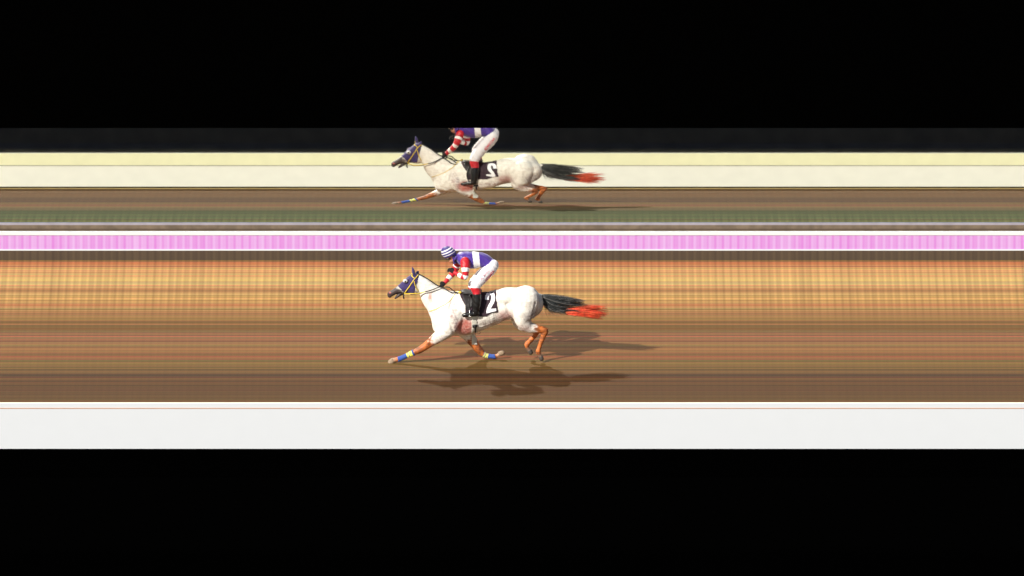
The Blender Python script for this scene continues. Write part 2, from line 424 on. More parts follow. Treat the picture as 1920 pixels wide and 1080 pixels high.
# --- near rail
zt = zrow(755, Y_NEAR); zb = zrow(840, Y_NEAR)
nr = empty('near_rail', (0, Y_NEAR, 0)); tag(nr, 'broad white rail board along the near edge of the dirt track', 'rail')
box('rail_board', XL, XR, Y_NEAR - .06, Y_NEAR, zb, zt, white, nr)
box('seam', XL, XR, Y_NEAR - .066, Y_NEAR - .05, zrow(766.2, Y_NEAR - .066), zrow(765, Y_NEAR - .066), mat('rusty seam', (.55, .28, .16), .7, .1, 5), nr)
z1 = mirror_hit(310, Y_NEAR); z2 = mirror_hit(350, Y_NEAR)
box('inner_facing', XL, XR, Y_NEAR + .002, Y_NEAR + .03, z1, zt - .002, cream, nr)
box('inner_joint', XL, XR, Y_NEAR + .002, Y_NEAR + .034, z1 - .012, z1, darkline, nr)
zl = max(z2, .06)
box('inner_board', XL, XR, Y_NEAR + .002, Y_NEAR + .03, zl, z1 - .012, mat('off white board', (.95, .95, .86), .5, .03, 3), nr)
box('base_board', XL, XR, Y_NEAR - .05, Y_NEAR - .005, -.02, zb, black, nr)
box('foot_strip', XL, XR, Y_NEAR + .002, Y_NEAR + .05, -.02, zl * .45, mat('ochre foot strip', (.45, .32, .13), .8, .1, 5), nr)
# --- dark hedge-green fence beyond the near side (seen only in the mirror)
fe = empty('dark_fence', (0, -20.6, 0)); tag(fe, 'low dark boarded fence reflected along the very top of the long mirror', 'fence')
zz = 0
for z1_, c_ in ((.38, (.11, .085, .055)), (.49, (.055, .048, .055)), (.82, (.068, .053, .042))):
    box('fence_board', XL * 2, XR * 2, -20.62, -20.56, zz, z1_, mat('dark fence paint', c_, .9, .25, 3), fe); zz = z1_ + .003
box('fence_back', XL * 2, XR * 2, -20.7, -20.62, 0, .82, black, fe)

# ================================================================== THE HORSE
horse = empty('racehorse', (P(870, 677).x, 0, 0))
tag(horse, 'grey almost white racehorse galloping left with a purple hood and red tipped tail', 'horse')
def pr(tx, ty, bx, by, hw, yc=0.0, f=zc): return (f(tx, ty), f(bx, by), hw, yc)
trunk = [pr(432, 610, 440, 660, .06), pr(448, 560, 452, 715, .13), pr(480, 520, 490, 745, .19), pr(530, 465, 535, 752, .225), pr(585, 438, 590, 756, .24), pr(640, 428, 640, 756, .255), pr(700, 434, 700, 750, .27),
         pr(760, 440, 760, 733, .275), pr(820, 438, 825, 710, .27), pr(880, 432, 885, 685, .26), pr(930, 416, 940, 662, .245), pr(985, 400, 990, 640, .245), pr(1040, 400, 1045, 632, .26), pr(1100, 404, 1105, 635, .275),
         pr(1160, 415, 1160, 630, .27), pr(1210, 427, 1210, 615, .24), pr(1245, 447, 1243, 590, .19), pr(1266, 475, 1264, 560, .12), pr(1275, 500, 1274, 535, .05)]
neck = [pr(316, 310, 318, 430, .075), pr(345, 302, 345, 448, .085), pr(385, 322, 360, 490, .095), pr(430, 352, 382, 530, .105), pr(480, 384, 408, 575, .125), pr(540, 410, 430, 625, .155), pr(600, 425, 450, 680, .18), pr(660, 432, 520, 710, .20)]
head = [pr(345, 305, 338, 438, .085), pr(318, 290, 318, 446, .10), pr(292, 296, 298, 446, .105), pr(262, 318, 272, 440, .10), pr(235, 338, 250, 432, .09), pr(205, 366, 228, 436, .075), pr(178, 388, 202, 438, .062), pr(150, 407, 172, 444, .058),
        pr(126, 422, 142, 462, .056), pr(112, 432, 128, 476, .05), pr(104, 444, 114, 472, .032)]
def zl_(st, f=zc, latk=.9): return [(f(x, y, d), r * .0025, r * .0025 * latk) for x, y, r, d in st]
LF = [(600, 610, 95, -.13), (575, 680, 78, -.16), (515, 745, 54, -.16), (455, 790, 39, -.155), (392, 836, 29, -.15), (345, 866, 26, -.15), (312, 880, 22, -.15), (265, 902, 17, -.145), (215, 923, 17, -.14), (190, 933, 19, -.14), (165, 938, 16, -.14), (146, 946, 20, -.14), (130, 958, 22, -.14)]
RF = [(620, 620, 90, .13), (680, 710, 66, .16), (718, 765, 45, .16), (757, 818, 34, .16), (797, 868, 29, .15), (818, 893, 22, .15), (845, 907, 16, .15), (880, 912, 15, .15), (908, 914, 17, .15), (930, 906, 15, .15), (950, 893, 19, .15), (968, 888, 19, .15)]
LH = [(1140, 490, 112, -.13), (1135, 575, 92, -.16), (1128, 640, 70, -.165), (1165, 690, 48, -.155), (1220, 706, 34, -.145), (1268, 712, 27, -.135), (1290, 722, 22, -.135), (1276, 755, 22, -.135), (1257, 805, 17.5, -.135), (1243, 850, 17, -.135), (1237, 878, 19.5, -.135), (1246, 900, 15, -.135), (1256, 918, 16, -.135), (1262, 932, 17, -.135)]
RH = [(1120, 500, 105, .13), (1105, 590, 85, .16), (1100, 650, 60, .16), (1140, 690, 42, .15), (1195, 706, 30, .14), (1222, 722, 24, .135), (1222, 742, 20, .135), (1195, 775, 18, .13), (1168, 803, 17, .13), (1150, 826, 18.5, .13), (1158, 850, 15, .13), (1172, 872, 15, .13), (1180, 886, 15, .13)]
parts = [slab(trunk), slab(neck, power=2.1), slab(head, power=2.2)] + [limb(zl_(s)) for s in (LF, RF, LH, RH)]
# muscle masses: shoulders, breast, thighs, cheeks, brow, nostril rim, lips, dock, hock points
for s in (-1, 1):
    parts += [ball(zc(560, 600, s * .17), .20, .09, .30, R(-22)), ball(zc(500, 650, s * .12), .13, .09, .16), ball(zc(1120, 530, s * .19), .26, .09, .30, R(10)), ball(zc(1010, 480, s * .19), .22, .07, .14),
              ball(zc(1208, 530, s * .12), .10, .10, .17, R(10)), ball(zc(300, 400, s * .055), .085, .055, .10), ball(zc(248, 347, s * .078), .05, .025, .035, R(35)), ball(zc(124, 438, s * .035), .028, .022, .022),
              ball(zc(800, 600, s * .14), .42, .15, .24, R(8)), ball(zc(640, 600, s * .13), .24, .14, .30)]
parts += [limb([(zc(215, 440), .035, .045), (zc(190, 455), .03, .042), (zc(172, 470), .024, .034), (zc(163, 476), .018, .028)]), ball(zc(118, 462), .028, .045, .028)]
parts += [limb([(zc(1225, 462), .07, .08), (zc(1262, 466), .045, .05), (zc(1300, 470), .035, .035), (zc(1330, 480), .028, .028), (zc(1365, 492), .016, .016)])]
parts += [ball(zc(1303, 713, -.135), .026, .03, .03), ball(zc(1236, 726, .135), .024, .028, .028)]
for (a, b_, s) in (((305, 292), (292, 240), -1), ((322, 298), (341, 268), 1)):
    d = s * .045
    parts += [limb([(zc(a[0], a[1] + 12, d), .03, .03), (zc((a[0] + b_[0]) / 2, (a[1] + b_[1]) / 2, d), .026, .024), (zc(b_[0], b_[1] + 4, d), .009, .008)])]
bodyme = fuse(parts, .0100, 14)
_co, _no = arrays(bodyme)
def groove(pts, dep, wd, f=zc):
    global _co
    for s in (-1, 1):
        d, t = chain_dist(_co[:, [0, 2]], [np.array((f(x, y, -.2).x, f(x, y, -.2).z)) for x, y in pts])
        m = np.exp(-(d / wd) ** 2) * (_co[:, 1] * s > .02); _co = _co - _no * (m * dep)[:, None]
groove([(600, 470), (575, 540), (560, 600), (590, 690), (610, 750)], .016, .028)      # behind the shoulder blade
groove([(500, 470), (520, 560), (500, 640)], .009, .030)
groove([(440, 600), (480, 690), (560, 740)], .008, .026)
groove([(1000, 520), (1010, 580), (1040, 640), (1060, 680)], .016, .030)              # flank fold
groove([(1215, 500), (1200, 580), (1190, 660)], .012, .025)
groove([(1100, 430), (1130, 520), (1140, 600)], .006, .035)
groove([(400, 400), (450, 470), (520, 540)], .006, .030)                              # jugular line
groove([(700, 700), (820, 690), (930, 650)], -.005, .022)
for k in range(7): groove([(700 + 34 * k, 600), (712 + 34 * k, 650), (704 + 34 * k, 700)], .0028, .010)
def _vn(sc, seed):
    r = np.random.RandomState(seed); o = np.zeros(len(_co))
    for _ in range(12): o += np.sin(_co @ (r.randn(3) * sc) + r.rand() * 6.28)
    return o / 3.5
_co = _co + _no * (_vn(18, 21) * .0035 + _vn(55, 22) * .0012)[:, None]
bodyme.vertices.foreach_set('co', _co.ravel()); bodyme.update()
co, no = arrays(bodyme); fcs = faces_of(bodyme)
# fine muscle relief
def chains(st): return [zc(x, y, d) for x, y, r, d in st]
CH = {k: chains(v) for k, v in (('LF', LF), ('RF', RF), ('LH', LH), ('RH', RH))}
rng = np.random.RandomState(3)
def vnoise(Pn, sc, seed):
    r = np.random.RandomState(seed); out = np.zeros(len(Pn))
    for _ in range(10):
        k = r.randn(3) * sc; out += np.sin(Pn @ k + r.rand() * 6.28)
    return out / 3.2
colr = np.tile(np.array([.82, .78, .71]), (len(co), 1))
col_mix = lambda m, c: colr.__setitem__(slice(None), colr * (1 - m[:, None]) + np.array(c) * m[:, None])
def blob(cx, cy, rx, ry, pw=2, both=True):
    c = zc(cx, cy, -.2); return np.exp(-(((co[:, 0] - c.x) / (rx * .0025)) ** 2 + ((co[:, 2] - c.z) / (ry * .0025)) ** 2) ** (pw / 2))
n1 = vnoise(co, 14, 1); n2 = vnoise(co, 40, 2); n3 = vnoise(co, 90, 4)
sm = lambda x, a, b_: np.clip((x - a) / (b_ - a), 0, 1) ** 2 * (3 - 2 * np.clip((x - a) / (b_ - a), 0, 1))
col_mix(np.clip(.12 + .22 * n2 + .14 * n3, 0, .42), (.56, .49, .42))                # dapples
col_mix(np.clip(blob(685, 690, 76, 72, 6) * (.95 + .12 * n3), 0, 1), (.46, .13, .10))        # shade behind the elbow painted pink
col_mix(np.clip(blob(985, 610, 60, 50, 3) * (.85 + .15 * n3), 0, 1), (.42, .22, .20))  # flank shade painted into the coat
col_mix(np.clip(blob(1200, 610, 70, 60, 3) * (.8 + .25 * n3), 0, 1), (.26, .22, .22))  # shading on the inner buttock painted grey
col_mix(np.clip(blob(1130, 700, 60, 35, 3) * (.7 + .25 * n3), 0, 1), (.42, .28, .25))  # underside of the thigh, shade painted in
col_mix(np.clip(blob(428, 480, 16, 34, 3) * (.85 + .2 * n3) * (co[:, 1] < 0), 0, 1), (.50, .22, .17))  # old mark on the neck
col_mix(np.clip(blob(590, 600, 26, 75, 3) * (.55 + .3 * n3), 0, 1), (.40, .28, .27))  # from here: shoulder crease, belly and forearm shade painted into the coat
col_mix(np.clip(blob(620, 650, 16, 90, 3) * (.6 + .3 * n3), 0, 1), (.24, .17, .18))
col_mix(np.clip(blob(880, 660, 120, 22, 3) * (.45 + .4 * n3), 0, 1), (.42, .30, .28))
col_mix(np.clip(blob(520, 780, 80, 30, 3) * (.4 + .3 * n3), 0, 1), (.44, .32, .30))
# muzzle
hx = (co[:, 0] - zc(210, 400).x) / .0025; m_head = (co[:, 0] < zc(300, 400).x) & (co[:, 2] > zc(300, 500).z)
ax = np.array([zc(190, 400).x, zc(190, 400).z]);
dn = ((co[:, 0] - zc(240, 400).x) * -.70 + (co[:, 2] - zc(240, 400).z) * -.71) / .0025
col_mix(np.where(m_head, sm(dn + 8 * n2, 4, 44), 0), (.045, .028, .028))
for s in (-1, 1):
    c = np.array(zc(124, 436, s * .055)); d = np.linalg.norm((co - c) / np.array([.024, .04, .016]), axis=1); col_mix(np.where(d < 1, .8, 0) * 1.0, (.45, .10, .09))
    c = np.array(zc(247, 350, s * .10)); d = np.linalg.norm((co - c) / np.array([.026, .05, .018]), axis=1); col_mix(np.where(d < 1, 1., 0), (.01, .006, .005))
ORG = (.55, .15, .03); BRN = (.11, .035, .016)
legd = {}
for k, ch in CH.items():
    d, t = chain_dist(co, ch); legd[k] = (d, t)
def near_leg(k, r): return legd[k][0] < r
own = np.argmin(np.stack([legd[k][0] for k in ('LF', 'RF', 'LH', 'RH')]), 0)
for i, (k, t0, t1) in enumerate((('LF', 2.7, 3.5), ('RF', 1.8, 2.6), ('LH', 3.6, 4.3), ('RH', 3.2, 4.2))):
    d, t = legd[k]; ok = (own == i) & (d < .16)
    m = np.where(ok, sm(t + .25 * n2, t0, t1), 0); col_mix(m, ORG)
    col_mix(m * np.clip(.25 + .55 * n2 + .2 * n3, 0, .8), BRN)
    kn = {'LF': 5, 'RF': 4, 'LH': 5.8, 'RH': 5.2}[k]; col_mix(np.where(ok, np.exp(-((t - kn) / .7) ** 2), 0) * .55, BRN)
    last = len(CH[k]) - 1
    hoofc = (.36, .27, .19) if k in ('LF', 'RF') else (.10, .08, .07)
    col_mix(np.where(ok, sm(t, last - 2.6, last - 1.8), 0) * .9, (.40, .24, .15) if k in ('LF', 'RF') else (.16, .10, .07))
at = bodyme.color_attributes.new('coat', 'FLOAT_COLOR', 'POINT'); buf = np.ones((len(co), 4)); buf[:, :3] = np.clip(colr, 0, 1); at.data.foreach_set('color', buf.ravel())
fcen = np.array([co[list(f)].mean(0) for f in fcs])
body = link('body', bodyme, mat('horse coat', (.8, .8, .8), .55, .07, 55, .15, attr='coat'), horse)
def fshell(keep, off, name, m, parent=horse, midx=None, **k): return shell(co, no, fcs, keep, off, name, m, parent, midx, **k)
fl = {k: chain_dist(fcen, ch) for k, ch in CH.items()}
fown = np.argmin(np.stack([fl[k][0] for k in ('LF', 'RF', 'LH', 'RH')]), 0)
def legkeep(i, k, t0, t1): d, t = fl[k]; return (fown == i) & (d < .15) & (t > t0) & (t < t1)
hoof_l = mat('pale dusty hoof', (.27, .19, .12), .7, .3, 40); hoof_d = mat('dark hoof horn', (.07, .055, .045), .5, .3, 40)
for i, k in enumerate(('LF', 'RF', 'LH', 'RH')):
    last = len(CH[k]) - 1
    fshell(legkeep(i, k, last - 1.25, last + 1), .006, 'hoof', hoof_l if i < 2 else hoof_d)
blue = mat('blue bandage', srgb(52, 82, 158), .8, .2, 60); yel = mat('yellow bandage tape', srgb(235, 230, 95), .6, .1, 50)
d, t = fl['LF']; fshell(legkeep(0, 'LF', 6.15, 9.2), .008, 'bandage', [blue, yel], midx=(((t > 6.4) & (t < 6.85)) | ((t > 6.95) & (t < 7.25))).astype(int))
d, t = fl['RF']; fshell(legkeep(1, 'RF', 5.3, 8.3), .008, 'bandage', [blue, yel], midx=(((t > 5.35) & (t < 5.65)) | ((t > 5.8) & (t < 6.1)) | ((t > 6.22) & (t < 6.42))).astype(int))
# hood
purple = mat('purple hood cloth', srgb(46, 32, 90), .75, .15, 40, sheen=.3)
def XZ(pts, f, d): return [((q := f(x, y, d)).x, q.z) for x, y in pts]
hp = XZ([(275, 455), (350, 520), (425, 600), (440, 625), (640, 622), (665, 500), (705, 380), (742, 240), (800, 120), (700, -40), (540, -40), (500, 200), (370, 330)], hc, -.06)
keep = inpoly(fcen[:, 0], fcen[:, 2], hp)
hood = fshell(keep, .006, 'hood', purple, wrinkle=.0012)
for s in (-1, 1):
    mb = MB(); c = zc(240, 347, s * .098)
    rings = []
    for k in range(7):
        a = k / 6 * math.pi / 2; r = .040 * math.cos(a * .82); yy = .030 * math.sin(a)
        rings.append([Vector((c.x + r * 1.15 * math.cos(b2), c.y + s * yy, c.z + r * .9 * math.sin(b2))) for b2 in [2 * math.pi * j / 20 for j in range(20)]])
    V, F = loft(rings, False); mb.add(V, F); mb.build('eye_cup', mat('pale eye cup', (.62, .60, .60), .3, .1, 30), hood)
    mb = MB(); mb.add(*ball(Vector((c.x - .003, c.y + s * .029, c.z - .006)), .018, .010, .013)); mb.build('eye', mat('dark eye', (.01, .007, .006), .15, .1, 5), hood)
# body surface lookup
BV = BVHTree.FromPolygons([Vector(v) for v in co], fcs)
def on(px, py, s=-1, lift=.008, f=zc, d=-.2):
    q = f(px, py, d) ; h = BV.ray_cast(Vector((q.x, 3 * s, q.z)), Vector((0, -s, 0)))
    if h[0] is None:
        h = BV.find_nearest(Vector((q.x, s * .1, q.z)))
    return h[0] + h[1] * lift
def strap(pts, f, r, name, m, parent, s=-1, d=-.09, sub=4, dense=6, lift=.006):
    dp = cr([list(p) for p in pts], dense); mb = MB(); mb.add(*tube([on(x, y, s, lift, f, d) for x, y in dp], r, 6, 1)); return mb.build(name, m, parent)
lea = mat('dark leather', (.010, .008, .008), .55, .2, 40); ylw = mat('yellow bridle strap', srgb(222, 190, 60), .45, .15, 40)
bridle = None
mbb = MB()
for s in (-1, 1):
    for pts in ([(545, 205), (600, 270), (650, 310)], [(725, 250), (650, 320), (590, 400), (530, 490), (470, 570), (425, 640)], [(640, 360), (665, 450), (690, 520), (730, 580)]):
        dp = cr([list(p) for p in pts], 6); mbb.add(*tube([on(x, y, s, .012, hc, -.08) for x, y in dp], .0085, 6, 1))
bridle = mbb.build('bridle', ylw, horse)
steel = mat('bright steel', (.6, .6, .6), .25, .05, 20, metal=1)
for s in (-1, 1):
    c = on(420, 640, s, .014, hc, -.08); mb = MB()
    mb.add(*tube([c + Vector((.022 * math.cos(a), 0, .022 * math.sin(a))) for a in [2 * math.pi * k / 14 for k in range(15)]], .005, 6, 1)); mb.build('bit_ring', steel, bridle)
    mb = MB()
    mb.add(*tube([on(x, y, s, .012, hc, -.07) for x, y in ((330, 640), (370, 635), (415, 640))], .010, 6)); mb.add(*tube([c, c + Vector((-.015, 0, -.06)), c + Vector((.0, 0, -.10))], [.009, .014, .010], 6)); mb.build('curb_strap', lea, bridle)
# reins: yellow grip near the bit, dark to the hands, then slack loops back to the saddle
for s in (-1, 1):
    D = s * .13
    mb = MB(); mb.add(*tube([on(420, 640, s, .016, hc, -.08), hc(560, 632, D), hc(720, 628, D), hc(800, 612, D), hc(880, 590, s * .14)], .0085, 6)); mb.build('rein_end', ylw, bridle)
    mb = MB(); mb.add(*tube([hc(560, 648, D), hc(720, 640, D), hc(800, 620, D)], .006, 6)); mb.add(*tube([hc(880, 590, s * .14), hc(1000, 560, s * .14), hc(1100, 520, s * .12), hc(1190, 490, s * .07), hc(1250, 500, s * .05)], .0105, 6))
    mb.add(*tube([hc(1250, 505, s * .05), hc(1330, 490, s * .06), hc(1400, 505, s * .07), hc(1460, 560, s * .08), hc(1530, 600, s * .09), hc(1600, 615, s * .10)], .0095, 6))
    mb.add(*tube([hc(1250, 505, s * .06), hc(1320, 540, s * .10), hc(1400, 590, s * .12), hc(1480, 610, s * .12), hc(1560, 615, s * .11)], .0095, 6)); mb.build('rein', lea, bridle)
mb = MB(); mb.add(*tube([Vector((q.x, 0, q.z + .012)) for q in [BV.ray_cast(Vector((zc(x, 300).x, 0, 4)), Vector((0, 0, -1)))[0] for x in (340, 355, 380, 410, 440, 470, 500)]], .010, 6)); mb.build('neck_strap', lea, bridle)
# breastplate strap
for s in (-1, 1): strap([(632, 432), (590, 480), (540, 520), (480, 555), (420, 582)], zc, .006, 'breast_strap', ylw, horse, s, -.17)
mb = MB(); mb.add(*ball(zc(650, 432, -.12), .03, .03, .025)); mb.build('strap_knot', ylw, horse)
# saddle cloth
maroon = mat('dark maroon number cloth', (.030, .012, .022), .8, .25, 30)
sp_ = XZ([(235, 90), (300, -40), (1080, -40), (1078, 130), (1082, 280), (1100, 480), (1128, 605), (1000, 618), (860, 688), (400, 690), (385, 600), (385, 450), (330, 370), (262, 250)], uc, -.26)
keep = inpoly(fcen[:, 0], fcen[:, 2], sp_) & (fcen[:, 2] > .9)
cloth = fshell(keep, .012, 'saddle_cloth', maroon, wrinkle=.0025)
cv = [v.co + root_of(horse) for v in cloth.data.vertices]; cf = [tuple(p.vertices) for p in cloth.data.polygons]
CB = BVHTree.FromPolygons(cv, cf)
two = [(835, 345), (838, 290), (850, 245), (880, 213), (920, 200), (970, 200), (1015, 210), (1045, 238), (1060, 290), (1055, 350), (1035, 405), (1005, 450), (980, 490), (962, 532), (1020, 527), (1080, 520), (1088, 582), (980, 604), (865, 630), (860, 580), (880, 510), (910, 450), (945, 400), (968, 345), (976, 300), (968, 270), (948, 258), (930, 270), (920, 300), (916, 345)]
nw = mat('white number', (.85, .85, .88), .6, .04, 30)
p2 = XZ(two, uc, -.28); decal([p2], CB, -1, .006, 'number', nw, cloth)
xm = (min(p[0] for p in p2) + max(p[0] for p in p2)) / 2
zm = min(p[1] for p in p2)
decal([[(xm - (x - xm) * .95, zm + (z - zm) * .86) for x, z in p2]], CB, 1, .006, 'number', nw, cloth)
# girth
for s in (-1, 1):
    pass
gx0, gx1 = zc(738, 600, -.27).x, zc(776, 600, -.27).x
keep = (fcen[:, 0] > gx0) & (fcen[:, 0] < gx1) & (fcen[:, 2] > .3) & (fcen[:, 2] < zc(0, 604, -.27).z)
girth = fshell(keep, .010, 'girth', mat('pale canvas girth', (.62, .60, .52), .8, .1, 60))
for s in (-1, 1):
    c = on(760, 680, s, .015); V, F = box_data(c.x - .045, c.x + .045, c.y - .01, c.y + .01, c.z - .02, c.z + .035); mb = MB(); mb.add(V, F)
    mb.add(*tube([c, c + Vector((.01, -s * .02, -.07)), c + Vector((.012, -s * .05, -.13))], [.02, .016, .012], 6)); mb.build('buckle', lea, girth)
c = zc(768, 716, -.12); mb = MB()
mb.add(*tube([c, c + Vector((.04, 0, .0)), c + Vector((.08, 0, -.02)), c + Vector((.08, 0, -.06)), c + Vector((.04, 0, -.07)), c + Vector((.02, 0, -.03)), c], .004, 5)); mb.add(*tube([c, c + Vector((.005, 0, -.05)), c + Vector((-.01, 0, -.09))], .004, 5)); mb.build('strap_end', lea, girth)
# saddle
mb = MB()
sad = [pr(300, 118, 300, 160, .10, 0, uc), pr(350, 108, 350, 170, .15, 0, uc), pr(430, 112, 430, 180, .17, 0, uc), pr(540, 128, 540, 185, .17, 0, uc), pr(640, 122, 640, 180, .18, 0, uc), pr(720, 108, 720, 170, .16, 0, uc), pr(760, 110, 760, 150, .10, 0, uc)]
mb.add(*slab(sad, 4, 20)); saddle = mb.build('saddle', lea, horse)
for s in (-1, 1):   # flap, stirrup leather and iron
    fp = XZ([(300, 130), (560, 130), (575, 300), (540, 480), (470, 560), (400, 560), (385, 420), (330, 300)], uc, -.28)
    keep = inpoly(fcen[:, 0], fcen[:, 2], fp) & (fcen[:, 1] * s > .05); fshell(keep, .022, 'saddle_flap', lea, saddle)

# tail
random.seed(7)
def hair(name, m, parent, n, fn, r=.0045):
    mb = MB()
    for i in range(n):
        pts = fn(i / max(n - 1, 1)); k = len(pts)
        mb.add(*tube(pts, [r * (1 - .75 * j / (k - 1)) for j in range(k)], 3, 2))
    return mb.build(name, m, parent)
tg = mat('dark grey tail hair', (.042, .048, .050), .6, .6, 14); tr = mat('red dyed tail hair', (.75, .07, .025), .55, .35, 25); tl = mat('pale tail hair', (.33, .31, .30), .5, .3, 20)
def jit(a): return random.uniform(-a, a)
def lock_set(n, maker):
    return [maker(i / (n - 1)) for i in range(n)]
def tail_lock(u):
    low = min(1, max(0, u + jit(.06))); d0 = jit(.05)
    y0 = 452 + low * 34; yend = 488 + low * 116 + jit(9)
    xend = 1510 + random.random() * 80 if low < .35 else (1500 + random.random() * 70 if random.random() < .7 else 1400 + random.random() * 60)
    return (low, 1262 + random.random() * 14, y0, xend, yend, d0, jit(3), 2 + 9 * random.random(), 24 * low * (1 + jit(.4)) - 5)
LK = lock_set(34, tail_lock)
def tail_fn(u):
    low, x0, y0, xend, yend, d0, ph, A, sg = random.choice(LK)
    wd = 7 + 5 * random.random(); ox = jit(wd); x1 = xend + jit(28); pts = []; dd = jit(.014)
    for j in range(8):
        t = j / 7; pinch = .5 + .8 * math.sin(math.pi * t ** .8) - .35 * t
        pts.append(zc(x0 + (x1 - x0) * t, y0 + (yend - y0) * t ** .75 + math.sin(min(t * 1.2, 1) * math.pi) * sg + A * math.sin(t * 6.5 + ph) * t + ox * pinch, (d0 + dd) * (1 + 1.2 * t)))
    return pts
def short_fn(u):
    x0 = 1265 + random.random() ** 1.5 * 90; d0 = jit(.05); L = 70 + random.random() * 75; k = 20 + 90 * random.random()
    return [zc(x0 + k * t * t, 470 + L * t ** .9 + 8 * math.sin(t * 5 + u * 9), d0 * (1 + t)) for t in (0, .25, .5, .75, 1)]
tail = hair('tail', tg, horse, 820, tail_fn, .0038)
hair('loose_hair', tg, tail, 120, short_fn, .0038)
hair('pale_hair', tl, tail, 90, tail_fn, .0042)
RK = [(v / 69 + jit(.03), 1640 + random.random() * 118, jit(.06), jit(3), 4 * random.random()) for v in range(70)]
def red_fn(u):
    v, xe, d0, ph, A = random.choice(RK); v = v + jit(.03); x0 = 1440 + random.random() * 130; y0 = 556 + v * 44
    xe += jit(22); ye = 532 + v * 100 + jit(2)
    return [zc(x0 + (xe - x0) * t, y0 + (ye - y0) * t + A * math.sin(6 * t + ph) - 6 * math.sin(t * 3.1), d0 * (1 + .6 * t)) for t in (0, .25, .5, .75, 1)]
hair('dyed_tip', tr, tail, 480, red_fn, .0036)
hair('orange_tip', mat('orange dyed tail hair', (.85, .20, .07), .55, .3, 25), tail, 240, red_fn, .0034)

# ================================================================== THE JOCKEY
jockey = empty('person', (P(890, 677).x, 0, 0))
tag(jockey, 'jockey in purple and white silks with red hooped sleeves crouching over the saddle', 'person')
def ll(st, f): return [(f(x, y, d), r, r * .92) for x, y, r, d in st]
torso = [pr(942, 225, 950, 300, .07, 0, wc), pr(965, 203, 972, 330, .125, 0, wc), pr(1010, 197, 1012, 350, .165, 0, wc), pr(1080, 197, 1080, 372, .17, 0, wc), pr(1150, 200, 1145, 370, .16, 0, wc), pr(1215, 208, 1200, 360, .145, 0, wc), pr(1285, 232, 1250, 362, .145, 0, wc), pr(1335, 268, 1272, 388, .15, 0, wc), pr(1366, 305, 1305, 410, .14, 0, wc), pr(1378, 350, 1335, 420, .10, 0, wc)]
NA = [(592, 345, .084, -.17), (600, 425, .082, -.21), (598, 520, .066, -.245), (600, 610, .052, -.265), (592, 676, .046, -.27), (530, 668, .043, -.25), (450, 625, .038, -.20), (385, 592, .030, -.16)]
FA = [(450, 350, .070, .17), (420, 420, .066, .20), (385, 500, .056, .22), (345, 575, .048, .21), (290, 650, .046, .17), (230, 715, .040, .11), (180, 775, .031, .06)]
NL = [(1345, 345, .105, -.09), (1312, 390, .112, -.13), (1262, 440, .108, -.18), (1205, 505, .102, -.235), (1155, 562, .094, -.27), (1152, 610, .085, -.285), (1163, 650, .072, -.30), (1165, 720, .074, -.315), (1162, 790, .066, -.33), (1155, 850, .054, -.335), (1150, 885, .052, -.335)]
NFt = [(1165, 885, .045, -.335), (1110, 893, .042, -.335), (1055, 900, .038, -.335), (1020, 908, .030, -.335)]
FL = [(1338, 345, .105, .09), (1295, 390, .110, .13), (1235, 440, .104, .18), (1172, 500, .098, .235), (1130, 555, .094, .27), (1122, 605, .082, .285), (1132, 650, .070, .30), (1132, 720, .072, .315), (1126, 790, .064, .33), (1118, 850, .054, .335), (1112, 885, .052, .335)]
FFt = [(1125, 885, .045, .335), (1070, 893, .042, .335), (1020, 900, .038, .335), (985, 908, .030, .335)]
hd = (862, 232)
jp = [slab(torso, 5, 28, 2.2), limb(ll(NA, vc)), limb(ll(FA, vc)), limb(ll(NL, wc)), limb(ll(NFt, wc)), limb(ll(FL, wc)), limb(ll(FFt, wc)),
      limb([(wc(970, 262), .075, .08), (wc(930, 262), .062, .062), (wc(895, 250), .062, .062)]),                       # neck
      ball(wc(865, 225), .118, .088, .098, R(-40)), ball(wc(890, 278), .066, .064, .078, R(-35)), ball(wc(908, 306), .040, .042, .036),   # skull, face, chin
      ball(wc(856, 288), .022, .015, .016, R(-60)), ball(wc(866, 262, -.03), .03, .02, .02), ball(wc(866, 262, .03), .03, .02, .02), ball(wc(880, 300), .02, .028, .014)]
for s in (-1, 1): jp.append(ball(wc(925, 262, s * .082), .022, .012, .035, R(-30)))
# hands: palm + five bent fingers
def hand(wr, mid, dirv, curl, spread, s):
    out = [limb([(wr, .030, .026), (wr + (mid - wr) * .5, .036, .024), (mid, .040, .022)])]
    dv = dirv.normalized(); up = spread.normalized(); cu = curl.normalized()
    for k, L in enumerate((.060, .072, .068, .052)):
        b = mid + up * (.027 - .018 * k); p1 = b + dv * L * .55 + cu * .008; p2 = p1 + (dv * .5 + cu).normalized() * L * .45; p3 = p2 + (cu - dv * .4).normalized() * L * .35
        out.append(limb([(b - dv * .015, .0105, .0105), (p1, .0100, .0100), (p2, .0092, .0092), (p3, .0080, .0080)], 3, 10))
    b = wr + (mid - wr) * .45 + up * .03; t1 = b + up * .026 + dv * .022; t2 = t1 + dv * .032 + cu * .012
    out.append(limb([(b, .014, .014), (t1, .0115, .0115), (t2, .0095, .0095)], 3, 10)); return out
h1w = vc(372, 588, -.155); h1m = vc(290, 530, -.13); h2w = vc(168, 788, .055); h2m = vc(105, 845, .02)
jp += hand(h1w, h1m, Vector((-.9, .05, .42)), Vector((-.25, .5, -.6)), Vector((.35, 0, .9)), -1)
jp += hand(h2w, h2m, Vector((-.8, 0, -.45)), Vector((.25, -.2, -.9)), Vector((-.45, -.3, .8)), 1)
jme = fuse(jp, .0068, 3)
jco, jno = arrays(jme); jf = faces_of(jme); jc = np.array([jco[list(f)].mean(0) for f in jf])
